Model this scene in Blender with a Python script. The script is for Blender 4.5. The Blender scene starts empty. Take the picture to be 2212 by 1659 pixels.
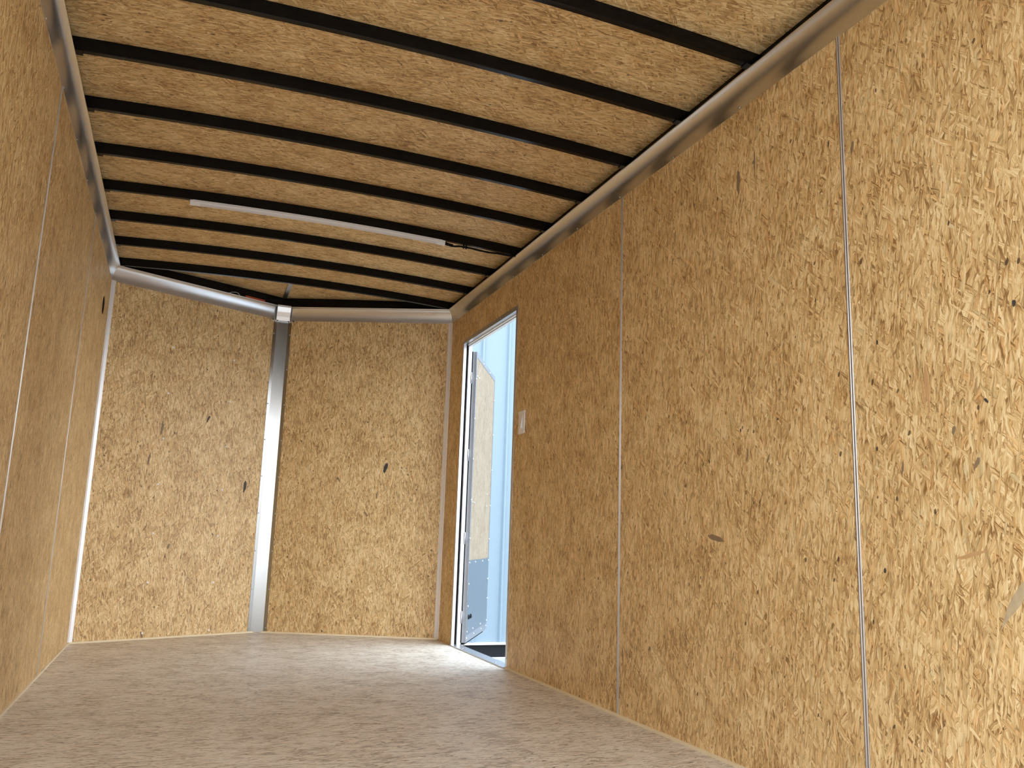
import bpy, bmesh, math, random
from mathutils import Vector, Matrix
random.seed(7)
scn = bpy.context.scene
COL = scn.collection

# ------------------------------------------------------------------ camera
CAM = Vector((-0.278, 0.0, 0.62)); YAW, PITCH, ROLL, FPX = 0.3685, 0.1826, 0.0327, 1821.1
fwd = Vector((math.sin(YAW)*math.cos(PITCH), math.cos(YAW)*math.cos(PITCH), math.sin(PITCH)))
rt0 = Vector((math.cos(YAW), -math.sin(YAW), 0)); up0 = rt0.cross(fwd)
rt = math.cos(ROLL)*rt0 + math.sin(ROLL)*up0
up = -math.sin(ROLL)*rt0 + math.cos(ROLL)*up0
cd = bpy.data.cameras.new('camera'); cam = bpy.data.objects.new('camera', cd); COL.objects.link(cam)
cd.sensor_width = 36.0; cd.lens = FPX/2212*36.0; cd.clip_start = 0.02; cd.clip_end = 400
M = Matrix((rt, up, -fwd)).transposed().to_4x4(); M.translation = CAM
cam.matrix_world = M
scn.camera = cam

# ------------------------------------------------------------------ sky and exposure
w = bpy.data.worlds.new('world'); scn.world = w; w.use_nodes = True
nt = w.node_tree; nt.nodes.clear()
wo = nt.nodes.new('ShaderNodeOutputWorld'); bg = nt.nodes.new('ShaderNodeBackground')
tc = nt.nodes.new('ShaderNodeTexCoord'); sp = nt.nodes.new('ShaderNodeSeparateXYZ'); cr = nt.nodes.new('ShaderNodeValToRGB')
cr.color_ramp.elements[0].position = 0.0; cr.color_ramp.elements[0].color = (0.95, 0.97, 1.0, 1)
cr.color_ramp.elements[1].position = 0.8; cr.color_ramp.elements[1].color = (0.66, 0.80, 1.0, 1)
nt.links.new(tc.outputs['Generated'], sp.inputs[0]); nt.links.new(sp.outputs['Z'], cr.inputs[0])
nt.links.new(cr.outputs[0], bg.inputs[0]); nt.links.new(bg.outputs[0], wo.inputs[0])
bg.inputs[1].default_value = 5.0
scn.view_settings.view_transform = 'Standard'; scn.view_settings.look = 'None'
scn.view_settings.gamma = 1.0; scn.view_settings.use_curve_mapping = False
scn.view_settings.exposure = 0.30
try:
    scn.cycles.use_denoising = True
    scn.cycles.max_bounces = 10; scn.cycles.diffuse_bounces = 8; scn.cycles.adaptive_threshold = 0.04; scn.cycles.glossy_bounces = 6
    scn.cycles.sample_clamp_indirect = 8.0
    scn.cycles.caustics_reflective = True
except Exception:
    pass

# ------------------------------------------------------------------ dimensions (metres)
XL, XR, Y0, YF, NX, NY = -0.7563, 1.2856, 0.14, 5.182, 0.2504, 5.660
ZW = 2.0106                # foot of the cove on the wall
ZB = 2.095                 # underside of the roof bows at their ends / lip of the cove
BH, BW, CROWN = 0.046, 0.022, 0.031
XC, HW = 0.2647, 1.02
SEAMS = [0.432, 1.6507, 2.871, 4.10]
DY0, DY1, DZ = 4.015, 4.895, 1.812   # side door opening
def crown(x): return CROWN*(1 - ((x-XC)/HW)**2)

# ------------------------------------------------------------------ materials
def newmat(name):
    m = bpy.data.materials.new(name); m.use_nodes = True
    n = m.node_tree.nodes; return m, m.node_tree, n['Principled BSDF']
def nd(t, kind, **kw):
    n = t.nodes.new(kind)
    for k, v in kw.items():
        if k in n.inputs.keys() if isinstance(k, str) else False: n.inputs[k].default_value = v
        else: setattr(n, k, v)
    return n
def math_n(t, op, a, b=None, clamp=False):
    n = t.nodes.new('ShaderNodeMath'); n.operation = op; n.use_clamp = clamp
    for i, v in enumerate((a, b)):
        if v is None: continue
        if isinstance(v, (int, float)): n.inputs[i].default_value = v
        else: t.links.new(v, n.inputs[i])
    return n.outputs[0]
def mix_f(t, f, a, b):
    n = t.nodes.new('ShaderNodeMix'); n.data_type = 'FLOAT'
    for i, v in ((0, f), (2, a), (3, b)):
        if isinstance(v, (int, float)): n.inputs[i].default_value = v
        else: t.links.new(v, n.inputs[i])
    return n.outputs[0]
def mix_c(t, f, a, b, mode='MIX'):
    n = t.nodes.new('ShaderNodeMix'); n.data_type = 'RGBA'; n.blend_type = mode
    for i, v in ((0, f), (6, a), (7, b)):
        if isinstance(v, (int, float)): n.inputs[i].default_value = v
        elif isinstance(v, tuple): n.inputs[i].default_value = v
        else: t.links.new(v, n.inputs[i])
    return n.outputs[2]

def osb_material(name, stops, rough, layers, spots=0.5, tint=(1, 1, 1, 1), contrast=1.0):
    """Strand board: overlapping layers of long flakes at several angles, grain along each flake, few dark knots."""
    m, t, p = newmat(name)
    uv = t.nodes.new('ShaderNodeTexCoord').outputs['UV']
    info = t.nodes.new('ShaderNodeObjectInfo')
    off = t.nodes.new('ShaderNodeVectorMath'); off.operation = 'MULTIPLY_ADD'
    comb = t.nodes.new('ShaderNodeCombineXYZ'); t.links.new(info.outputs['Random'], comb.inputs[0]); t.links.new(info.outputs['Random'], comb.inputs[1])
    t.links.new(comb.outputs[0], off.inputs[0]); off.inputs[1].default_value = (17.3, 41.7, 0); t.links.new(uv, off.inputs[2])
    base = off.outputs[0]
    wn = t.nodes.new('ShaderNodeTexNoise'); wn.noise_dimensions = '2D'; wn.inputs['Scale'].default_value = 38; wn.inputs['Detail'].default_value = 3
    t.links.new(base, wn.inputs['Vector'])
    wv = t.nodes.new('ShaderNodeVectorMath'); wv.operation = 'MULTIPLY_ADD'; t.links.new(wn.outputs['Color'], wv.inputs[0])
    wv.inputs[1].default_value = (0.0085, 0.0085, 0); t.links.new(base, wv.inputs[2])
    P = wv.outputs[0]
    tone = None; hue = None
    for i, (ang, wd, ln, thr) in enumerate(layers):
        mp = t.nodes.new('ShaderNodeMapping'); mp.vector_type = 'TEXTURE'
        mp.inputs['Location'].default_value = (3.1*i, 1.7*i, 0)
        mp.inputs['Rotation'].default_value = (0, 0, math.radians(ang)); mp.inputs['Scale'].default_value = (wd, ln, 1)
        t.links.new(P, mp.inputs['Vector'])
        vo = t.nodes.new('ShaderNodeTexVoronoi'); vo.voronoi_dimensions = '2D'; vo.inputs['Scale'].default_value = 1.0
        t.links.new(mp.outputs[0], vo.inputs['Vector'])
        sc = t.nodes.new('ShaderNodeSeparateColor'); t.links.new(vo.outputs['Color'], sc.inputs[0])
        gm = t.nodes.new('ShaderNodeMapping'); gm.inputs['Scale'].default_value = (wd*150, ln*6.5/ln*0+wd*9*1.0, 1)
        gm.inputs['Scale'].default_value = (3.6, 0.60, 1)
        t.links.new(mp.outputs[0], gm.inputs['Vector'])
        gr = t.nodes.new('ShaderNodeTexNoise'); gr.noise_dimensions = '2D'; gr.inputs['Scale'].default_value = 1.0; gr.inputs['Detail'].default_value = 1; gr.inputs['Roughness'].default_value = 0.65
        t.links.new(gm.outputs[0], gr.inputs['Vector'])
        tk = math_n(t, 'MULTIPLY_ADD', sc.outputs[1], 0.5); t.nodes[-1].inputs[2].default_value = 0.0
        g2 = math_n(t, 'MULTIPLY_ADD', gr.outputs['Fac'], 1.1); t.nodes[-1].inputs[2].default_value = -0.30
        tk = math_n(t, 'ADD', tk, g2)
        ed = math_n(t, 'MULTIPLY', math_n(t, 'MAXIMUM', math_n(t, 'SUBTRACT', vo.outputs['Distance'], 0.50), 0.0), 1.3)  # shading at the flake ends painted into the tone instead of bump
        tk = math_n(t, 'SUBTRACT', tk, ed)
        if tone is None: tone, hue = tk, sc.outputs[2]
        else:
            mask = math_n(t, 'GREATER_THAN', sc.outputs[0], thr)
            tone = mix_f(t, mask, tone, tk); hue = mix_f(t, mask, hue, sc.outputs[2])
    # slow unevenness of the pressed board
    ln_ = t.nodes.new('ShaderNodeTexNoise'); ln_.noise_dimensions = '2D'; ln_.inputs['Scale'].default_value = 7; ln_.inputs['Detail'].default_value = 4
    t.links.new(base, ln_.inputs['Vector'])
    tl = math_n(t, 'MULTIPLY_ADD', ln_.outputs['Fac'], 0.5); t.nodes[-1].inputs[2].default_value = -0.25
    tone2 = math_n(t, 'ADD', tone, tl)
    if contrast != 1.0:
        tone2 = math_n(t, 'MULTIPLY_ADD', tone2, contrast); t.nodes[-1].inputs[2].default_value = 0.5*(1-contrast)
    rp = t.nodes.new('ShaderNodeValToRGB'); e = rp.color_ramp.elements
    e[0].position, e[0].color = stops[0][0], (*stops[0][1], 1); e[1].position, e[1].color = stops[-1][0], (*stops[-1][1], 1)
    for ps, c in stops[1:-1]:
        x = e.new(ps); x.color = (*c, 1)
    t.links.new(tone2, rp.inputs[0])
    red = math_n(t, 'GREATER_THAN', hue, 0.90); gry = math_n(t, 'LESS_THAN', hue, 0.045)
    c = mix_c(t, math_n(t, 'MULTIPLY', red, 0.45), rp.outputs[0], (1.0, 0.80, 0.62, 1), 'MULTIPLY')
    c = mix_c(t, math_n(t, 'MULTIPLY', gry, 0.55), c, (0.66, 0.72, 0.74, 1), 'MULTIPLY')
    # knots / bark: sparse small dark cells, drawn out along the strands
    km = t.nodes.new('ShaderNodeMapping'); km.vector_type = 'TEXTURE'; km.inputs['Scale'].default_value = (0.028, 0.05, 1); km.inputs['Rotation'].default_value = (0, 0, 0.3)
    t.links.new(P, km.inputs['Vector'])
    kv = t.nodes.new('ShaderNodeTexVoronoi'); kv.voronoi_dimensions = '2D'; kv.inputs['Scale'].default_value = 1.0; t.links.new(km.outputs[0], kv.inputs['Vector'])
    ks = t.nodes.new('ShaderNodeSeparateColor'); t.links.new(kv.outputs['Color'], ks.inputs[0])
    kr = math_n(t, 'MULTIPLY', math_n(t, 'GREATER_THAN', ks.outputs[0], 0.93), math_n(t, 'MULTIPLY', ks.outputs[1], 0.15))
    kk = math_n(t, 'LESS_THAN', kv.outputs['Distance'], kr)
    c = mix_c(t, math_n(t, 'MULTIPLY', kk, spots), c, (0.055, 0.036, 0.022, 1))
    if tint != (1, 1, 1, 1): c = mix_c(t, 1.0, c, tint, 'MULTIPLY')
    t.links.new(c, p.inputs['Base Color'])
    p.inputs['Roughness'].default_value = rough; p.inputs['Specular IOR Level'].default_value = 0.5
    return m

WALL_STOPS = [(-0.0, (0.27, 0.148, 0.050)), (0.26, (0.53, 0.338, 0.140)), (0.52, (0.68, 0.470, 0.212)), (0.95, (0.87, 0.70, 0.40))]
LAY = [(2, .017, .085, 0), (-30, .012, .070, .44), (27, .012, .075, .48), (45, .007, .055, .70), (-9, .008, .070, .50), (-48, .007, .048, .76), (9, .0048, .030, .55)]
DOOR_STOPS = [(0.0, (0.12, 0.085, 0.05)), (0.26, (0.205, 0.158, 0.098)), (0.52, (0.245, 0.195, 0.128)), (0.95, (0.30, 0.25, 0.175))]  # shade of the side yard put into the door board's colours
OSB_DOOR_DARK = osb_material('osb_door_dark', DOOR_STOPS, 0.75, LAY, 0.5)
OSB = osb_material('osb_wall', WALL_STOPS, 0.50, LAY, 0.85, contrast=1.1)
OSBC = osb_material('osb_ceiling', WALL_STOPS, 0.60, LAY, 0.8, contrast=1.15)
FLOOR_STOPS = [(-0.0, (0.24, 0.175, 0.12)), (0.13, (0.56, 0.485, 0.372)), (0.40, (0.71, 0.645, 0.53)), (0.95, (0.83, 0.79, 0.69))]
OSBF = osb_material('osb_floor', FLOOR_STOPS, 0.52, [(2, .012, .075, 0), (-12, .009, .070, .45), (11, .010, .080, .48), (26, .006, .045, .66), (-5, .006, .065, .52), (-32, .006, .04, .78), (6, .004, .035, .55)], 0.7, contrast=1.45)

def plain(name, col, rough, metal=0.0, noise=0.0, nscale=(30, 30, 30), **kw):
    m, t, p = newmat(name)
    p.inputs['Metallic'].default_value = metal; p.inputs['Base Color'].default_value = (*col, 1)
    for k, v in kw.items(): p.inputs[k.replace('_', ' ')].default_value = v
    tcn = t.nodes.new('ShaderNodeTexCoord'); mp = t.nodes.new('ShaderNodeMapping'); mp.inputs['Scale'].default_value = nscale
    nz = t.nodes.new('ShaderNodeTexNoise'); nz.inputs['Scale'].default_value = 1; nz.inputs['Detail'].default_value = 4
    t.links.new(tcn.outputs['Object'], mp.inputs[0]); t.links.new(mp.outputs[0], nz.inputs['Vector'])
    mr = t.nodes.new('ShaderNodeMapRange'); mr.inputs[3].default_value = max(0, rough - noise); mr.inputs[4].default_value = min(1, rough + noise)
    t.links.new(nz.outputs['Fac'], mr.inputs[0]); t.links.new(mr.outputs[0], p.inputs['Roughness'])
    if noise > 0:
        c = mix_c(t, nz.outputs['Fac'], tuple(x*(1-noise*.6) for x in col)+(1,), tuple(min(1, x*(1+noise*.6)) for x in col)+(1,))
        t.links.new(c, p.inputs['Base Color'])
    return m
ALU = plain('mill_aluminium', (0.55, 0.55, 0.56), 0.36, 1.0, 0.08, (14, 14, 14))
ALU_COVE = plain('cove_aluminium', (0.74, 0.735, 0.73), 0.30, 1.0, 0.05, (10, 10, 10))
ALU_POST = plain('post_aluminium', (0.40, 0.40, 0.385), 0.22, 1.0, 0.08, (18, 18, 3))
ALU_STRIP = plain('joint_aluminium', (0.50, 0.49, 0.49), 0.45, 1.0, 0.05)
CORNER = plain('corner_aluminium', (0.85, 0.85, 0.85), 0.42, 0.45, 0.05)
STEEL_BLK = plain('black_painted_steel', (0.0025, 0.0025, 0.003), 0.16, 0.0, 0.04, (20, 20, 20), Specular_IOR_Level=0.2)
RUBBER = plain('black_rubber', (0.004, 0.004, 0.004), 0.7, 0, 0.1, Specular_IOR_Level=0.15)
WHITE_PL = plain('white_plastic', (0.78, 0.77, 0.76), 0.35, 0, 0.03)
WHITE_PT = plain('white_painted_metal', (0.84, 0.84, 0.84), 0.30, 0, 0.04)
DIFF = plain('frosted_plastic', (0.80, 0.79, 0.79), 0.3, 0, 0.03)
ORANGE = plain('orange_label', (0.62, 0.10, 0.02), 0.5, 0, 0.1)
CREAM = plain('pale_wood_edge', (0.76, 0.65, 0.44), 0.6, 0, 0.12, (9, 9, 60))
SKIN = plain('trailer_skin', (0.10, 0.10, 0.10), 0.5, 0, 0.05)
BARK = [plain('bark_dark', (0.055, 0.045, 0.036), 0.8, 0, 0.45, (120, 120, 45)), plain('bark_mid', (0.24, 0.165, 0.09), 0.8, 0, 0.45, (120, 120, 40)),
        plain('flake_reddish', (0.52, 0.31, 0.135), 0.7, 0, 0.25, (120, 120, 30)), plain('flake_grey', (0.47, 0.37, 0.22), 0.8, 0, 0.45, (90, 90, 40))]
HOLEBLK = plain('dark_cavity', (0.012, 0.009, 0.007), 0.9, 0, 0.1, Specular_IOR_Level=0.05)
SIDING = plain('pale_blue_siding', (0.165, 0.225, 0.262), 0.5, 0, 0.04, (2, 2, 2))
BASESTRIP = plain('dark_base_flashing', (0.010, 0.011, 0.012), 0.8, 0, 0.1, Specular_IOR_Level=0.15)
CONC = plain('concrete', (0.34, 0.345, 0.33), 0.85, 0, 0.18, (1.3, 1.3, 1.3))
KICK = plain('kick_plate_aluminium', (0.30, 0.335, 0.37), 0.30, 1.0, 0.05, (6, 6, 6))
ALU_LEAF = plain('leaf_aluminium', (0.36, 0.38, 0.41), 0.4, 1.0, 0.05)
CAPM = plain('cap_metal', (0.90, 0.89, 0.87), 0.30, 0.9, 0.05)

# ------------------------------------------------------------------ builders
class MB:
    def __init__(s): s.v = []; s.f = []
    def add(s, vs, fs):
        o = len(s.v); s.v += [Vector(a) for a in vs]; s.f += [tuple(i+o for i in f) for f in fs]; return s
    def box(s, a, b):
        (x0, y0, z0), (x1, y1, z1) = a, b
        return s.add([(x0,y0,z0),(x1,y0,z0),(x1,y1,z0),(x0,y1,z0),(x0,y0,z1),(x1,y0,z1),(x1,y1,z1),(x0,y1,z1)],
                     [(3,2,1,0),(4,5,6,7),(0,1,5,4),(1,2,6,5),(2,3,7,6),(3,0,4,7)])
    def prism(s, plan, z0, z1):          # plan: ccw (x, y) list
        n = len(plan); vs = [(x, y, z0) for x, y in plan] + [(x, y, z1) for x, y in plan]
        fs = [tuple(range(n-1, -1, -1)), tuple(range(n, 2*n))] + [(i, (i+1) % n, n+(i+1) % n, n+i) for i in range(n)]
        return s.add(vs, fs)
    def loft(s, rings, closed=True, caps=True):
        n = len(rings[0]); vs = [v for r in rings for v in r]; fs = []
        for k in range(len(rings)-1):
            for i in range(n if closed else n-1):
                j = (i+1) % n; fs.append((k*n+i, k*n+j, (k+1)*n+j, (k+1)*n+i))
        if caps and closed:
            fs.append(tuple(range(n-1, -1, -1))); fs.append(tuple((len(rings)-1)*n+i for i in range(n)))
        return s.add(vs, fs)
    def tube(s, pts, r, n=8):
        rings = []
        for i, p in enumerate(pts):
            p = Vector(p); a = Vector(pts[max(0, i-1)]); b = Vector(pts[min(len(pts)-1, i+1)])
            d = (b-a).normalized(); h = Vector((0, 0, 1)) if abs(d.z) < .9 else Vector((1, 0, 0))
            u = d.cross(h).normalized(); v = d.cross(u)
            rings.append([p + r*(math.cos(2*math.pi*k/n)*u + math.sin(2*math.pi*k/n)*v) for k in range(n)])
        return s.loft(rings)
    def dome(s, c, nrm, r, h, n=10):
        c = Vector(c); nrm = Vector(nrm).normalized(); hh = Vector((0, 0, 1)) if abs(nrm.z) < .9 else Vector((1, 0, 0))
        u = nrm.cross(hh).normalized(); v = nrm.cross(u)
        rings = []
        for a in (0, .35, .7, .95):
            rr = r*math.cos(a*math.pi/2); z = h*math.sin(a*math.pi/2)
            rings.append([c + nrm*z + rr*(math.cos(2*math.pi*k/n)*u + math.sin(2*math.pi*k/n)*v) for k in range(n)])
        return s.loft(rings)
    def build(s, name, mat, parent=None, uv=None, smooth=False, bevel=0.0):
        org = Vector((0, 0, 0)); q = parent
        while q is not None: org += q.location; q = q.parent
        me = bpy.data.meshes.new(name); me.from_pydata([tuple(v-org) for v in s.v], [], s.f); me.update()
        bm = bmesh.new(); bm.from_mesh(me); bmesh.ops.recalc_face_normals(bm, faces=bm.faces)
        if bevel > 0:
            bmesh.ops.bevel(bm, geom=list(bm.edges), offset=bevel, segments=1, affect='EDGES', clamp_overlap=True)
        bm.to_mesh(me); bm.free()
        if uv:
            U, V = Vector(uv[0]), Vector(uv[1]); L = me.uv_layers.new(name='UVMap')
            for lp in me.loops:
                co = me.vertices[lp.vertex_index].co + org; L.data[lp.index].uv = (co.dot(U), co.dot(V))
        if smooth:
            for pl in me.polygons: pl.use_smooth = True
        me.materials.append(mat)
        o = bpy.data.objects.new(name, me); COL.objects.link(o)
        if parent is not None: o.parent = parent
        return o
def tag(o, label=None, cat=None, group=None, kind=None):
    if label: o['label'] = label
    if cat: o['category'] = cat
    if group: o['group'] = group
    if kind: o['kind'] = kind
    return o
def empty(name, loc, label, cat, group=None, kind=None):
    o = bpy.data.objects.new(name, None); o.empty_display_size = 0.05; o.location = loc; COL.objects.link(o)
    return tag(o, label, cat, group, kind)
def screws(parent, items, mat=None, r=0.0045, h=0.0025):
    src = None
    for c, n in items:
        org = Vector((0, 0, 0)); q = parent
        while q is not None: org += q.location; q = q.parent
        if src is None:
            src = MB().dome(c, n, r, h).build('screw', mat or ALU, parent, smooth=True)
            base_c = Vector(c); base_n = Vector(n).normalized()
            for v in src.data.vertices: v.co = (v.co + org) - base_c
            src.location = base_c - org
            continue
        o = src.copy(); COL.objects.link(o); o.parent = parent; o.location = Vector(c) - org
        if (Vector(n).normalized()-base_n).length > 1e-3: o.rotation_mode = 'QUATERNION'; o.rotation_quaternion = base_n.rotation_difference(Vector(n))

PATH = [(XL, Y0), (XL, YF), (NX, NY), (XR, YF), (XR, Y0)]     # inside faces, clockwise seen from above
def off(d):
    """the wall line moved d metres into the room (negative: outwards), mitred"""
    P = [Vector(p) for p in PATH]; ds = [(P[i+1]-P[i]).normalized() for i in range(4)]
    ns = [Vector((k.y, -k.x)) for k in ds]
    out = [P[0]+ns[0]*d]
    for i in range(1, 4):
        b = (ns[i-1]+ns[i]).normalized(); out.append(P[i] + b*(d/b.dot(ns[i])))
    out.append(P[4]+ns[3]*d)
    return out
DIRS = [(Vector(PATH[i+1])-Vector(PATH[i])).normalized() for i in range(4)]
NRM = [Vector((k.y, -k.x)) for k in DIRS]
def seg_strip(i, d0, d1, z0, z1, s0=None, s1=None):
    """block standing along wall i between the offsets d0 and d1; s0, s1 shorten it along the wall (metres from its start)"""
    A, B = off(d0), off(d1)
    a0, a1, b0, b1 = A[i], A[i+1], B[i], B[i+1]
    P = Vector(PATH[i])
    if s0 is not None: a0 = P+DIRS[i]*s0+NRM[i]*d0; b0 = P+DIRS[i]*s0+NRM[i]*d1
    if s1 is not None: a1 = P+DIRS[i]*s1+NRM[i]*d0; b1 = P+DIRS[i]*s1+NRM[i]*d1
    return MB().prism([tuple(a0), tuple(a1), tuple(b1), tuple(b0)], z0, z1)

# ------------------------------------------------------------------ the trailer shell
SK = 0.055
ZTOP = ZB + BH
floor = MB().prism([(p.x, p.y) for p in reversed(off(-SK))], -0.03, 0.0).build('floor', OSBF, uv=((0, 1, 0), (1, 0, 0)))
tag(floor, 'greyish strand board trailer floor running to the pointed front', 'floor', kind='structure')

WN = ['wall_left', 'wall_front_left', 'wall_front_right', 'wall_right']
WL = ['left wall of upright golden strand board sheets with two visible joints', 'left half of the pointed front wall in strand board',
      'right half of the pointed front wall in strand board', 'right wall of large strand board sheets around the open side door']
walls = []
for i in range(4):
    if i < 3: m = seg_strip(i, -SK-0.004, -SK, -0.12, 2.20)
    else:
        m = MB()
        for (ya, yb, za, zb) in ((YF+0.03, DY1+0.022, -0.12, 2.20), (DY1+0.022, DY0-0.022, DZ+0.024, 2.20), (DY1+0.022, DY0-0.022, -0.12, -0.012), (DY0-0.022, Y0, -0.12, 2.20)):
            m.box((XR+SK, yb, za), (XR+SK+0.004, ya, zb))
    walls.append(tag(m.build(WN[i], SKIN), WL[i], 'wall', kind='structure'))
PT = 0.009
ZP1 = 2.055
uvL = ((0, 1, 0), (0, 0, 1))
def hole_panel(x0, x1, ya, yb, z0, z1, cy, cz, r, n=28):
    m = MB(); ang = [2*math.pi*k/n for k in range(n)]
    # square rim subdivided to match the hole
    rim = []
    for a in ang:
        c, s = math.cos(a), math.sin(a); tx = ((yb-cy)/c if c > 1e-9 else (ya-cy)/c if c < -1e-9 else 1e9); tz = ((z1-cz)/s if s > 1e-9 else (z0-cz)/s if s < -1e-9 else 1e9)
        t_ = min(tx, tz); rim.append((cy+c*t_, cz+s*t_))
    for x, flip in ((x1, False), (x0, True)):
        vs = [(x, cy+r*math.cos(a), cz+r*math.sin(a)) for a in ang] + [(x, p[0], p[1]) for p in rim]
        m.add(vs, [(k, (k+1) % n, n+(k+1) % n, n+k) for k in range(n)])
        o = len(m.v)
        for cyy, czz in ((ya, z0), (yb, z0), (yb, z1), (ya, z1)):
            ks = sorted(range(n), key=lambda k: (rim[k][0]-cyy)**2+(rim[k][1]-czz)**2)[:6]
            # neighbours on the two sides of the corner
            for k in range(n):
                k2 = (k+1) % n; p, q = rim[k], rim[k2]
                if abs(p[0]-q[0]) > 1e-6 and abs(p[1]-q[1]) > 1e-6 and ((abs(p[0]-cyy) < 1e-6 and abs(q[1]-czz) < 1e-6) or (abs(q[0]-cyy) < 1e-6 and abs(p[1]-czz) < 1e-6)):
                    m.add([(x, p[0], p[1]), (x, cyy, czz), (x, q[0], q[1])], [(0, 1, 2)])
    vs = [(x0, cy+r*math.cos(a), cz+r*math.sin(a)) for a in ang] + [(x1, cy+r*math.cos(a), cz+r*math.sin(a)) for a in ang]
    m.add(vs, [(k, (k+1) % n, n+(k+1) % n, n+k) for k in range(n)])
    return m
G = 0.008
ye = [Y0] + SEAMS + [YF]
# left wall sheets
for k in range(5):
    a, b = ye[k]+(G if k else 0), ye[k+1]-(G if k < 4 else 0)
    if k == 4: m = hole_panel(XL-PT, XL, a, b, 0.0, ZP1, 4.887, 1.788, 0.050)
    else: m = MB().box((XL-PT, a, 0.0), (XL, b, ZP1))
    m.build('wall_panel', OSB, walls[0], uv=uvL)
MB().loft([[(x_, 4.887+.0498*math.cos(2*math.pi*k/28), 1.788+.0498*math.sin(2*math.pi*k/28)) for k in range(28)] for x_ in (XL-.008, XL-.0002)]).build('hole_dark_disc', HOLEBLK, walls[0])  # black disc set almost flush so the hole reads dark at a slant
# right wall sheets
for (a, b, z0, z1) in ((Y0, SEAMS[0]-G, 0, ZP1), (SEAMS[0]+G, SEAMS[1]-G, 0, ZP1), (SEAMS[1]+G, SEAMS[2]-G, 0, ZP1), (SEAMS[2]+G, DY0-0.005, 0, ZP1), (DY0+0.003, DY1+0.022, DZ+0.002, ZP1), (DY1+0.029, YF, 0, ZP1)):
    MB().box((XR, a, z0), (XR+PT, b, z1)).build('wall_panel', OSB, walls[3], uv=uvL)
# nose sheets
for i in (1, 2):
    Lw = (Vector(PATH[i+1])-Vector(PATH[i])).length
    seg_strip(i, -PT, 0.0, 0.0, ZP1).build('wall_panel', OSB, walls[i], uv=((DIRS[i].x, DIRS[i].y, 0), (0, 0, 1)))
its = []
for s_, z in ((.396, 1.14), (.795, 1.132), (.396, .872), (.797, .865), (.395, .314), (.796, .309), (.794, 1.415), (.397, 1.41), (.396, .59), (.796, .585), (.395, .035), (.796, .03), (.396, 1.69), (.795, 1.68)):
    p = Vector(PATH[1])+DIRS[1]*s_; its.append(((p.x, p.y, z), (NRM[1].x, NRM[1].y, 0)))
screws(walls[1], its, WHITE_PT, r=.0062, h=.002)
# dark bark flakes pressed into the boards: thin ragged chips at the surface
FLK = [('FL',.947,.898,.012,.048,4,0),('FL',.662,1.289,.008,.030,20,0),('FL',.382,1.199,.009,.055,5,1),('FL',.325,1.017,.008,.045,8,1),('FL',.495,.518,.010,.025,20,1),('FL',.392,.02,.008,.028,-20,1),
 ('FR',.754,1.049,.014,.044,15,0),('FR',.708,.871,.007,.036,5,1),('FR',.453,.967,.006,.026,-30,1),('FR',.644,.752,.008,.03,-40,1),
 ('R',2.103,1.766,.012,.05,3,1),('R',2.113,.968,.004,.007,0,0),('R',1.941,.982,.0035,.005,30,0),('R',2.251,.646,.012,.055,98,1),('R',1.577,.865,.004,.007,0,0),('R',1.57,.577,.0045,.008,0,0),('R',1.561,1.127,.004,.008,0,0),('R',1.191,1.133,.006,.009,0,0),('R',1.271,.941,.004,.009,-35,0),('R',1.431,.98,.004,.05,-4,2),('R',1.236,.531,.012,.075,35,3),('R',1.356,.886,.006,.014,20,1),('R',1.986,.874,.004,.02,30,1),('R',2.082,.888,.004,.03,4,1),('R',1.502,.815,.004,.02,10,1),('R',1.616,1.665,.006,.025,10,1),('R',1.70,1.716,.003,.012,10,0),('R',1.304,.811,.005,.02,28,1),('R',2.596,1.534,.004,.03,15,1),('R',2.418,.891,.003,.006,0,0),('R',1.42,1.0,.008,.07,-3,2),('R',1.33,.62,.006,.05,75,2),('R',2.02,1.80,.005,.045,2,1)]
for k, (wn, s_, z, a, b, ang, tn) in enumerate(FLK):
    i = {'FL': 1, 'FR': 2, 'R': 3}[wn]
    if i == 3: o_, d_ = Vector((XR, s_)), Vector((0, -1))
    else: o_, d_ = Vector(PATH[i])+DIRS[i]*s_, DIRS[i]
    n_ = NRM[i]; rr = random.Random(k); pts = []
    for q_ in range(14):
        t_ = 2*math.pi*q_/14; f_ = rr.uniform(.62, 1.0)
        u_, v_ = a*math.cos(t_)*f_, b*math.sin(t_)*f_; ca, sa = math.cos(math.radians(ang)), math.sin(math.radians(ang))
        pts.append((u_*ca+v_*sa, -u_*sa+v_*ca))
    r0 = [(o_.x+d_.x*u-n_.x*.002, o_.y+d_.y*u-n_.y*.002, z+v) for u, v in pts]
    r1 = [(o_.x+d_.x*u*.96+n_.x*.0005, o_.y+d_.y*u*.96+n_.y*.0005, z+v*.96) for u, v in pts]
    MB().loft([r0, r1]).build('bark_flake', BARK[tn], walls[i])
# joint strips: an H profile set in the gap, two fine ribs
def joint(par, y, x, nx):
    m = MB(); hw = G
    m.box((min(x-nx*.004, x-nx*.0005), y-hw, 0.004), (max(x-nx*.004, x-nx*.0005), y+hw, ZP1))
    for a, b, pr in ((-hw+0.0035, hw-0.0015, .0012),):
        m.box((min(x-nx*.001, x+nx*pr), y+a, 0.004), (max(x-nx*.001, x+nx*pr), y+b, ZP1))
    m.build('joint_strip', ALU_STRIP, par)
    for c in (-hw+0.0016, hw-0.0062):
        MB().tube([(x+nx*.0012, y+c, .004), (x+nx*.0012, y+c, 1.0), (x+nx*.0012, y+c, ZP1)], .0014, 8).build('joint_rib', CORNER, par, smooth=True)
for y in SEAMS: joint(walls[0], y, XL, 1)
for y in SEAMS[:3]: joint(walls[3], y, XR, -1)

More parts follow.
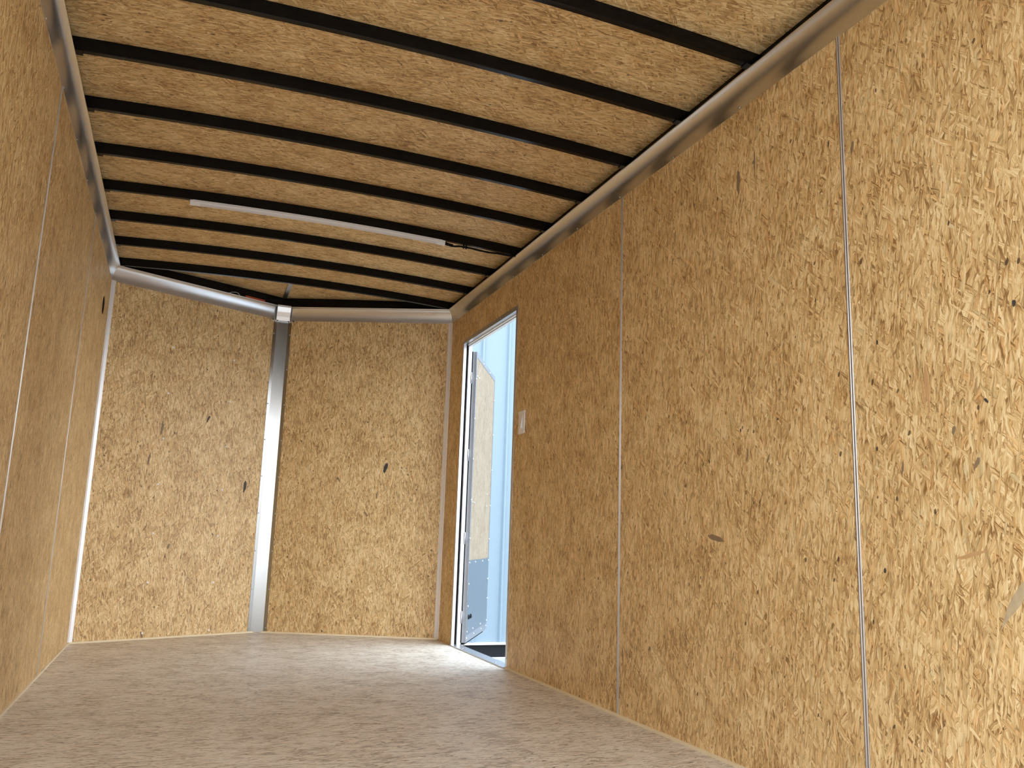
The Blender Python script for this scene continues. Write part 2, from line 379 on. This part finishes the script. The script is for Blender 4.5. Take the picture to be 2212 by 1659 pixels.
# pale bead at the foot of the walls
for nm, i, s0, s1, lb in (('baseboard_left', 0, None, None, 'thin pale wood bead at the foot of the left wall'),
                      ('baseboard_front_left', 1, None, None, 'thin pale bead at the foot of the left front wall'),
                      ('baseboard_front_right', 2, None, None, 'thin pale bead at the foot of the right front wall'),
                      ('baseboard_right', 3, YF-DY0+0.012, None, 'thin pale wood bead at the foot of the right wall')):
    tag(seg_strip(i, -0.002, 0.008, -0.002, 0.009, s0, s1).build(nm, CREAM), lb, 'baseboard', kind='structure')

# ceiling: outer sheet and strand board sheets that follow the arch of the bows
def ceil_z(x, y):
    """height of the ceiling boards' underside"""
    z = ZTOP + crown(x)
    yv = YF + (NY-YF)*(1-abs(x-NX)/((NX-XL) if x < NX else (XR-NX)))
    if y > 5.172 and yv > 5.18:
        k = min(1, max(0, (y-5.172)/max(1e-4, (yv+0.03-5.172)))); z = ZTOP + crown(x)*(1-0.35*k) + 0.006*k
    return z
def arch_sheet(ya, yb, th, dz, x0=XL-0.05, x1=XR+0.05, n=16):
    rings = []
    for k in range(n+1):
        x = x0+(x1-x0)*k/n; z = ZTOP+crown(x)+dz
        rings.append([(x, ya, z), (x, yb, z), (x, yb, z+th), (x, ya, z+th)])
    return MB().loft(rings)
ceiling = arch_sheet(Y0-0.03, 5.80, 0.004, 0.03, XL-0.06, XR+0.06).build('ceiling', SKIN)
tag(ceiling, 'arched trailer ceiling of strand board above black roof bows', 'ceiling', kind='structure')
uvC = ((0, 1, 0), (1, 0, 0))
BOWS = [1.979, 2.375, 2.778, 3.176, 3.572, 3.966, 4.361, 4.759, 5.150]
cuts = [Y0-0.02, 0.38, 1.587, BOWS[2]+.011, BOWS[5]+.011, BOWS[8]+.011]
for a, b in zip(cuts[:-1], cuts[1:]):
    arch_sheet(a+.0015, b-.0015, 0.011, 0.0).build('ceiling_panel', OSBC, ceiling, uv=uvC)
for side in (0, 1):
    xs = [XL-.04+(NX-XL+.04)*k/10 for k in range(11)] if side == 0 else [NX+(XR+.04-NX)*k/10 for k in range(11)]
    if side == 0: xs[-1] = NX-.001
    else: xs[0] = NX+.001
    rings = []
    for x in xs:
        yv = YF + (NY-YF)*(1-abs(x-NX)/((NX-XL) if x < NX else (XR-NX))) + 0.045
        yv = max(yv, 5.18); ya = 5.1640
        za, zb = ZTOP+crown(x), ceil_z(x, yv)
        rings.append([(x, ya, za), (x, yv, zb), (x, yv, zb+.011), (x, ya, za+.011)])
    MB().loft(rings).build('ceiling_panel', OSBC, ceiling, uv=uvC)

# black top rails behind the coves
RL = ['black top rail above the cove on the left wall', 'black top rail above the left front cove', 'black top rail above the right front cove', 'black top rail showing above the cove of the right wall']
for i in range(4):
    zt = ZTOP + (0.004 if i in (0, 3) else 0.034)
    tag(seg_strip(i, -SK, (0.004 if i in (0, 3) else -0.0115), 2.058, zt).build('trim_%d' % (i+1), STEEL_BLK), RL[i], 'rail', kind='structure')

# aluminium coves between wall and roof, hollow quarter profiles with a flange and a lip
prof = [(0.0, ZW-0.004), (0.0022, ZW-0.004), (0.0026, ZW+0.010)]
for k in range(1, 9):
    a = k/9*math.pi/2
    prof.append((0.0026+0.0340*(1-math.cos(a)), ZW+0.010+(ZB-0.004-ZW-0.010)*math.sin(a)))
prof += [(0.0366, ZB-0.003), (0.0372, ZB), (0.0345, ZB+0.0015), (0.0340, ZB-0.002)]
for k in range(8, 0, -1):
    a = k/9*math.pi/2
    prof.append((0.0008+0.0336*(1-math.cos(a)), ZW+0.0125+(ZB-0.004-ZW-0.010)*math.sin(a)))
CL = ['long curved aluminium cove along the top of the left wall', 'curved aluminium cove above the left front wall', 'curved aluminium cove above the right front wall', 'long curved aluminium cove along the top of the right wall']
coves = []
offs = [off(d) for d, z in prof]
for i in range(4):
    rings = []
    nseg = 2
    for e in range(nseg):
        rings.append([(o_[i+e].x, o_[i+e].y, z) for o_, (d, z) in zip(offs, prof)])
    c = MB().loft(rings).build('trim_%d' % (i+5), ALU_COVE, smooth=False)
    for pl in c.data.polygons: pl.use_smooth = len(pl.vertices) == 4
    try: c.data.set_sharp_from_angle(angle=math.radians(35))
    except Exception: pass
    tag(c, CL[i], 'cove', kind='structure'); coves.append(c)
    Lw = (Vector(PATH[i+1])-Vector(PATH[i])).length
    its = []
    if i in (0, 3):
        for y in [b+0.11 for b in BOWS]:
            if y < YF-0.05: its.append(((XL+.0024, y, ZW+.004), (1, 0, 0)) if i == 0 else ((XR-.0024, y, ZW+.004), (-1, 0, 0)))
    else:
        for s in ((0.28, 0.68) if i == 1 else (0.4, 0.8)):
            p = Vector(PATH[i])+DIRS[i]*s+NRM[i]*.0024; its.append(((p.x, p.y, ZW+.004), (NRM[i].x, NRM[i].y, 0)))
    screws(c, its)

# vertical corner angles left and right of the nose walls
for k, (nm, i0, lb) in enumerate((('trim_9', 1, 'slim aluminium corner strip where the left wall meets the front'), ('trim_10', 2, 'slim aluminium corner strip between front wall and side door'))):
    A, B, Cc = off(0.0), off(0.0022), off(0.0)
    if i0 == 1:
        c0 = off(0.0)[1]; c1 = off(0.0022)[1]
        plan = [c0 - DIRS[0]*.016, c0, c0 + DIRS[1]*.022, c0 + DIRS[1]*.022 + NRM[1]*.0022, c1 + (DIRS[1]-DIRS[0])*.004, c0 - DIRS[0]*.016 + NRM[0]*.0022]
    else:
        c0 = off(0.0)[3]; c1 = off(0.0022)[3]
        plan = [c0 - DIRS[2]*.022, c0, c0 + DIRS[3]*.016, c0 + DIRS[3]*.016 + NRM[3]*.0022, c1 + (DIRS[3]-DIRS[2])*.006, c0 - DIRS[2]*.022 + NRM[2]*.0022]
    o = MB().prism([tuple(p) for p in plan], 0.004, ZW+.001).build(nm, CORNER)
    tag(o, lb, 'corner trim', kind='structure')
    its = []
    for z in (0.026, 0.292, 0.585, 0.871, 1.149, 1.43, 1.70, 1.95):
        p = c0 + (DIRS[1]*.027 if i0 == 1 else -DIRS[2]*.027); its.append(((p.x, p.y, z), (NRM[i0].x, NRM[i0].y, 0)))
    screws(o, its)

# nose post: flat centre plate with two flanges lying on the nose walls
hw, fl = 0.038, 0.022
kL, kR = DIRS[1].y/DIRS[1].x, -DIRS[2].y/DIRS[2].x
pL = Vector((NX-hw, NY-hw*kL)); pR = Vector((NX+hw, NY-hw*kR)); t_ = 0.0025
inL, inR = pL+NRM[1]*t_, pR+NRM[2]*t_
fL, fR = pL-DIRS[1]*fl, pR+DIRS[2]*fl
post = empty('trim_11', (NX, NY-.02, 0.0), 'wide folded aluminium post in the point of the front wall', 'post', kind='structure')
MB().prism([tuple(x) for x in (inL+Vector((0, .003)), inR+Vector((0, .003)), inR, inL)], 0.004, ZW-.004).build('centre_plate', ALU_POST, post)
MB().prism([tuple(x) for x in (fL, pL, inL, fL+NRM[1]*t_)], 0.004, ZW-.004).build('flange', ALU_POST, post)
MB().prism([tuple(x) for x in (pR, fR, fR+NRM[2]*t_, inR)], 0.004, ZW-.004).build('flange', ALU_POST, post)
its = []
for k in range(9):
    z = 0.03 + k*0.235
    for f_, n_ in ((fL+DIRS[1]*.006+NRM[1]*t_, NRM[1]), (fR-DIRS[2]*.006+NRM[2]*t_, NRM[2])):
        if z < 1.98: its.append(((f_.x, f_.y, z), (n_.x, n_.y, 0)))
screws(post, its, r=.0045)

# bright cap over the mitre of the two front coves
cap = empty('cove_cap', (NX, NY-.03, ZW), 'bright folded metal cap over the joint of the front coves', 'bracket')
cw = 0.043
rings = []
for sx, Nn in ((-1, NRM[1]), (0, None), (1, NRM[2])):
    ring = []
    for inn in (1, 0):
        pr = [(0.010, ZW-.012), (0.020, ZW+.016), (0.032, ZW+.045), (0.0415, ZW+.076), (0.0415, ZB+.004)]
        if not inn: pr = [(d-.003, z) for d, z in reversed(pr)]
        for d, z in pr:
            if sx == 0: x, y = NX, NY-hw*.47*0.55-d*1.06
            else:
                x = NX+sx*cw; kk = kL if sx < 0 else kR; y = NY-cw*kk*0.97-d*1.06
            ring.append((x, y, z))
    rings.append(ring)
# flat face: middle ring lies in the plane of the outer two
for a in range(len(rings[1])):
    p, q = rings[0][a], rings[2][a]; rings[1][a] = (NX, (p[1]+q[1])/2, p[2])
MB().loft(rings).build('cap_shell', CAPM, cap)
yb = (rings[0][0][1]+rings[2][0][1])/2
wl = [(NX-.080, NY-.046), (NX-.072, NY-.056), (NX-.044, yb-.005), (NX+.044, yb-.005), (NX+.072, NY-.056), (NX+.080, NY-.046), (NX+.045, yb+.006), (NX-.045, yb+.006)]
MB().prism(wl, ZW-.016, ZW-.0115).build('flange', CAPM, cap)
for sg, D_, N_ in ((-1, DIRS[1], NRM[1]), (1, DIRS[2], NRM[2])):
    e0, e1 = Vector((NX, NY))+sg*D_*.046+N_*.004, Vector((NX, NY))+sg*D_*.088+N_*.004
    MB().prism([tuple(p_) for p_ in (e0, e1, e1+N_*.003, e0+N_*.003)], ZW-.014, ZW+(.014 if sg < 0 else .006)).build('ear', ALU, cap)
for dx in (-.066, -.036, .036, .066):
    MB().dome((NX+dx, (NY-.052 if abs(dx) > .05 else yb-.003), ZW-.011), (0, -1, .6), .005, .002).build('screw', STEEL_BLK, cap)

# strip over the joint of the two nose ceiling sheets
m = MB(); y0_, y1_ = 5.176, 5.655; zc0, zc1 = ZTOP+crown(NX)-0.0005, ceil_z(NX, NY+.02)-0.0005
m.add([(NX-.014, y0_, zc0-.006), (NX+.014, y0_, zc0-.006), (NX+.014, y1_, zc1-.006), (NX-.014, y1_, zc1-.006), (NX-.014, y0_, zc0), (NX+.014, y0_, zc0), (NX+.014, y1_, zc1), (NX-.014, y1_, zc1)],
      [(0, 3, 2, 1), (4, 5, 6, 7), (0, 1, 5, 4), (1, 2, 6, 5), (2, 3, 7, 6), (3, 0, 4, 7)])
tag(m.build('trim_12', ALU), 'short aluminium strip on the ceiling from last bow to the front point', 'strip', kind='structure')

# ------------------------------------------------------------------ roof bows
words = ['last', 'second', 'third', 'fourth', 'fifth', 'sixth', 'seventh', 'eighth', 'ninth', 'tenth']
for k, y in enumerate(BOWS):
    n = len(BOWS)-1-k
    if n == 0: lb = 'black arched roof bow nearest the pointed front wall'
    elif n == 3: lb = 'black arched roof bow carrying the clear light tube, fourth from the front'
    elif k == 0: lb = 'black arched roof bow nearest the viewer, cut by the top edge of the picture'
    else: lb = 'black arched steel roof bow under the ceiling, %s from the front' % words[n]
    r = empty('roof_bow', (XC, y, ZB), lb, 'beam', 'black bows under the ceiling')
    x0, x1 = XL+0.0042, XR-0.0042; rings = []
    for j in range(33):
        x = x0+(x1-x0)*j/32; z = ZB+crown(x)
        rings.append([(x, y, z+.002), (x, y+.002, z), (x, y+BW-.002, z), (x, y+BW, z+.002), (x, y+BW, z+BH-.0005), (x, y, z+BH-.0005)])
    b = MB().loft(rings).build('beam', STEEL_BLK, r)
    for sx in (-1, 1):
        xa, xb = (XR-.058, XR-.0042) if sx > 0 else (XL+.0042, XL+.058)
        za, zb_ = ZB+crown(xa)-.0028, ZB+crown(xb)-.0028
        MB().add([(xa, y-.004, za), (xb, y-.004, zb_), (xb, y+BW+.007, zb_), (xa, y+BW+.003, za), (xa, y-.004, za+.003), (xb, y-.004, zb_+.003), (xb, y+BW+.007, zb_+.003), (xa, y+BW+.003, za+.003)],
                 [(3, 2, 1, 0), (4, 5, 6, 7), (0, 1, 5, 4), (1, 2, 6, 5), (2, 3, 7, 6), (3, 0, 4, 7)]).build('end_plate', STEEL_BLK, r)

# ------------------------------------------------------------------ light tube on its bow, with cable
yl = BOWS[5]+0.011
lamp = empty('tube_light', (0.25, yl, ZB+crown(.25)), 'clear plastic light tube fixed under the fourth bow from the front', 'light')
def along(x, dz, dy=0.0): return (x, yl+dy, ZB+crown(x)+dz)
xs = [-0.352+(0.850+0.352)*k/24 for k in range(25)]
MB().loft([[along(x, -.001, -.012), along(x, -.001, .012), along(x, -.006, .012), along(x, -.006, -.012)] for x in xs]).build('base_channel', WHITE_PL, lamp)
MB().loft([[along(x, -.006-.015*math.sin(a), .0105*math.cos(a)) for a in [math.pi*j/10 for j in range(11)]] for x in xs]).build('diffuser', DIFF, lamp, smooth=True)
m = MB()
for dy in (-.006, .006): m.loft([[along(x, -.0215-.0015, dy-.0012), along(x, -.0215-.0015, dy+.0012), along(x, -.019, dy+.0012), along(x, -.019, dy-.0012)] for x in xs])
m.build('rib', WHITE_PL, lamp)
for xa, xb in ((-.362, -.318), (.815, .862)):
    MB().loft([[along(x, -.004-.022*math.sin(a), .0150*math.cos(a)) for a in [math.pi*j/8 for j in range(9)]] for x in (xa, (xa+xb)/2, xb)]).build('end_cap', WHITE_PL, lamp)
cp = []
for x, dz in ((.858, -.014), (.875, -.022), (.895, -.030), (.915, -.030), (.94, -.020), (.965, -.017), (.99, -.016), (1.02, -.017), (1.05, -.020), (1.09, -.021), (1.12, -.018), (1.15, -.012), (1.19, -.010), (1.225, -.007), (1.262, .004)):
    cp.append(along(x, dz*.55-.003, -.002))
cable = empty('power_cable', cp[0], 'black cable sagging from the light tube to the right wall', 'cable')
MB().tube(cp, .0055).build('cord', RUBBER, cable, smooth=True)
MB().tube([along(.860, -.011, -.002), along(.88, -.016, -.002), along(.905, -.018, -.002)], .0085).build('plug', RUBBER, cable, smooth=True)
for x in (.962, .976): MB().box(along(x, -.020, -.006), along(x+.006, -.001, .006)).build('clip', RUBBER, cable)

# ------------------------------------------------------------------ small things above the left front cove
A = Vector(PATH[1])
def on_rail(i, x): return A + DIRS[1]*((x-XL)/DIRS[1].x)
pa, pb = on_rail(1, .002), on_rail(1, .128)
d0, d1 = -.011, -.008
pl_ = [pa+NRM[1]*d0, pb+NRM[1]*d0, pb+NRM[1]*d1, pa+NRM[1]*d1]
lab = MB().prism([tuple(p) for p in pl_], ZB+.004, ZB+.026).build('label_strip', ORANGE)
tag(lab, 'small orange strip on the black rail left of the front point', 'label')
wp = []
for k in range(13):
    a = k/12; p = on_rail(1, -.125+.085*a) + NRM[1]*(.004-.004*math.sin(a*3.14)); wp.append((p.x, p.y, ZB+.000+.026*math.sin(min(1, a*1.15)*math.pi*.62)*(1 if a < .85 else (1-a)/.15*.6+.4)))
wr = MB().tube(wp, .0016, 6).build('wire_loop', WHITE_PL, smooth=True)
tag(wr, 'thin white wire looping over the left front cove', 'wire')

# ------------------------------------------------------------------ light switch
sw = empty('light_switch', (XR, 3.886, 1.200), 'white rocker light switch on the right wall beside the door', 'switch')
MB().box((XR-.0075, 3.886-.0385, 1.200-.0585), (XR-.0002, 3.886+.0385, 1.200+.0585)).build('plate', WHITE_PL, sw, bevel=.0025)
MB().box((XR-.0088, 3.886-.0175, 1.200-.034), (XR-.007, 3.886+.0175, 1.200+.034)).build('bezel', WHITE_PL, sw, bevel=.0008)
yc, zc = 3.886, 1.200
MB().add([(XR-.0086, yc-.0155, zc-.031), (XR-.0086, yc+.0155, zc-.031), (XR-.0086, yc+.0155, zc+.031), (XR-.0086, yc-.0155, zc+.031),
          (XR-.0175, yc-.0155, zc-.031), (XR-.0175, yc+.0155, zc-.031), (XR-.0092, yc+.0155, zc+.031), (XR-.0092, yc-.0155, zc+.031)],
         [(0, 1, 2, 3), (4, 7, 6, 5), (0, 4, 5, 1), (1, 5, 6, 2), (2, 6, 7, 3), (3, 7, 4, 0)]).build('rocker', WHITE_PL, sw, bevel=.0006)

# ------------------------------------------------------------------ side door frame and open leaf
fr = empty('door_1', (XR, (DY0+DY1)/2, 0), 'aluminium frame of the open side door with a black seal', 'door frame', kind='structure')
x0, x1 = XR-.0022, XR+.0525
MB().box((x0, DY0-.0225, 0.0), (x1, DY0, DZ+.022)).build('jamb', ALU, fr)
MB().box((x0, DY1, 0.0), (XR+.0155, DY1+.022, DZ+.022)).build('jamb', ALU, fr)
MB().box((x0, DY0, DZ), (x1, DY1, DZ+.024)).build('header', ALU, fr)
MB().box((XR+.022, DY0, DZ-.006), (XR+.030, DY1, DZ)).build('header_stop', WHITE_PT, fr)
MB().box((XR+.034, DY0, DZ-.012), (x1, DY1, DZ)).build('header_flange', WHITE_PT, fr)
MB().box((XR+.0155, DY1+.014, 0.0), (XR+.0315, DY1+.022, DZ)).build('seal', RUBBER, fr)
MB().box((XR+.0315, DY1-.001, 0.0), (x1, DY1+.022, DZ)).build('hinge_flange', WHITE_PT, fr)
for z in (.16, .62, 1.12, 1.60):
    MB().tube([(XR+.0525, DY1-.004, z-.035), (XR+.0525, DY1-.004, z+.035)], .0045, 10).build('hinge', ALU, fr, smooth=True)
    MB().box((XR+.036, DY1-.0025, z-.032), (XR+.049, DY1-.001, z+.032)).build('hinge_leaf', ALU, fr)
MB().box((XR-.012, DY0, -.001), (x1, DY1, .006)).build('threshold', ALU, fr)
MB().box((x1-.006, DY0, -.03), (x1+.002, DY1, -.001)).build('threshold_nosing', ALU, fr)
its = []
for z in (.05, .42, .80, 1.05, 1.40, 1.62, 1.79): its.append(((x0, DY0-.011, z), (-1, 0, 0)))
for z in (.05, .4, .8, 1.2, 1.55): its.append(((x0, DY1+.014, z), (-1, 0, 0)))
for y in (4.25, 4.6): its.append(((x0, y, DZ+.012), (-1, 0, 0)))
screws(fr, its, r=.004)
screws2 = [((XR+.010, y, .006), (0, 0, 1)) for y in (4.18, 4.72)]
for c, n in screws2: MB().dome(c, n, .005, .002).build('screw', ALU, fr, smooth=True)

P0 = Vector((1.372, 4.905)); dL = Vector((.471, .882)).normalized(); nL = Vector((dL.y, -dL.x)); LW = .846; LT = .030
leaf = empty('door_2', (P0.x, P0.y, 0.013), 'open side door leaf outside, strand board with a grey kick plate', 'door', kind='structure')
def lp(s, t, z): p = P0 + dL*s + nL*t; return (p.x, p.y, z)
def lbox(s0, s1, t0, t1, z0, z1):
    return MB().add([lp(s0, t0, z0), lp(s1, t0, z0), lp(s1, t1, z0), lp(s0, t1, z0), lp(s0, t0, z1), lp(s1, t0, z1), lp(s1, t1, z1), lp(s0, t1, z1)],
                    [(3, 2, 1, 0), (4, 5, 6, 7), (0, 1, 5, 4), (1, 2, 6, 5), (2, 3, 7, 6), (3, 0, 4, 7)])
zb, zt = .013, 1.773
lbox(.0, LW, -LT-.003, -LT, zb, zt).build('outer_skin', WHITE_PT, leaf)
lbox(.0, .026, -LT, .002, zb, zt).build('stile', ALU_LEAF, leaf)
lbox(LW-.026, LW, -LT, .002, zb, zt).build('stile', ALU_LEAF, leaf)
lbox(.026, LW-.026, -LT, .002, zt-.032, zt).build('rail', ALU_LEAF, leaf)
lbox(.026, LW-.026, -LT, .002, zb, zb+.050).build('rail', ALU_LEAF, leaf)
lbox(.026, LW-.026, -.010, .0, zb+.050, zt-.032).build('panel', OSB_DOOR_DARK, leaf, uv=((dL.x, dL.y, 0), (0, 0, 1)))
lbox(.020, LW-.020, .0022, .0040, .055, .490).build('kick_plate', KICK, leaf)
lbox(-.004, .0, -LT, -LT+.008, zb, zt).build('seal', RUBBER, leaf)
lbox(.0, LW-.10, -LT+.004, -.006, zb-.012, zb).build('bottom_sweep', RUBBER, leaf)
ks = []
for s in (.03, .25, .55, LW-.03):
    for z in (.072, .475): ks.append((lp(s, .004, z), (nL.x, nL.y, 0)))
for z in (.22, .35):
    for s in (.03, LW-.03): ks.append((lp(s, .004, z), (nL.x, nL.y, 0)))
for s in (.03, .3, .6, LW-.03): ks.append((lp(s, .002, .036), (nL.x, nL.y, 0)))
for z in (.62, .85, 1.1, 1.35, 1.6):
    for s in (.013, LW-.013): ks.append((lp(s, .002, z), (nL.x, nL.y, 0)))
for z in (1.63, .84): 
    for s in (.07, .14): ks.append((lp(s, .0, z), (nL.x, nL.y, 0)))
for z in (.84, .92): ks.append((lp(.66, .0, z), (nL.x, nL.y, 0)))
for s in (.3, .6): ks.append((lp(s, .002, zt-.016), (nL.x, nL.y, 0)))
screws(leaf, ks, r=.007, h=.004)
for s in (.07, .14):
    MB().dome(lp(s, .004, .155), (nL.x, nL.y, 0), .015, .008).build('bolt', RUBBER, leaf, smooth=True)

# ------------------------------------------------------------------ outside: metal clad building and the yard
ZG = -.60
YB = 8.57
bld = empty('metal_building', (3.0, YB, ZG), 'pale blue ribbed metal building seen through the side door', 'building')
src = None
for k in range(-7, 12):
    xa = 2.40 + .914*k
    if src is None:
        pr = []
        for r_ in range(3):
            o = r_*.3047
            pr += [(o+.0, 0), (o+.255, 0), (o+.270, -.028), (o+.290, -.028), (o+.3047, 0)] if r_ < 2 else [(o+.0, 0), (o+.255, 0), (o+.270, -.028), (o+.290, -.028), (o+.3045, 0)]
        bot = [(xa+x, YB+y, ZG+.16) for x, y in pr] + [(xa+x, YB+y+.004, ZG+.16) for x, y in reversed(pr)]
        top = [(x, y, ZG+5.2) for x, y, z in bot]
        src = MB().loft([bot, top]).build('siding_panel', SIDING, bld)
        base0 = xa; continue
    o = src.copy(); COL.objects.link(o); o.parent = bld; o.location = (xa-base0, 0, 0)
MB().box((-4.0, YB+.0, ZG), (13.3, YB+.05, ZG+.14)).build('base_flashing', BASESTRIP, bld)
MB().box((-4.0, YB-.03, ZG+.14), (13.3, YB+.05, ZG+.162)).build('drip_edge', WHITE_PT, bld)
MB().box((-4.0, YB-.02, ZG), (13.3, YB+.05, ZG+.012)).build('bottom_trim', WHITE_PT, bld)
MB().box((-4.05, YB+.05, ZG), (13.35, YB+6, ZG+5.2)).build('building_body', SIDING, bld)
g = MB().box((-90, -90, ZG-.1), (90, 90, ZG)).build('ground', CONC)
tag(g, 'pale concrete yard under the trailer', 'ground', kind='structure')
# rear frame of the trailer, behind the camera's view
tr = MB()
tr.box((XL-.064, Y0-.05, -.12), (XL, Y0, 2.20)); tr.box((XR, Y0-.05, -.12), (XR+.064, Y0, 2.20)); tr.box((XL, Y0-.05, 2.07), (XR, Y0, 2.20)); tr.box((XL, Y0-.05, -.12), (XR, Y0, -.002))
tag(tr.build('trim_13', ALU), 'metal frame around the open rear end of the trailer', 'frame', kind='structure')
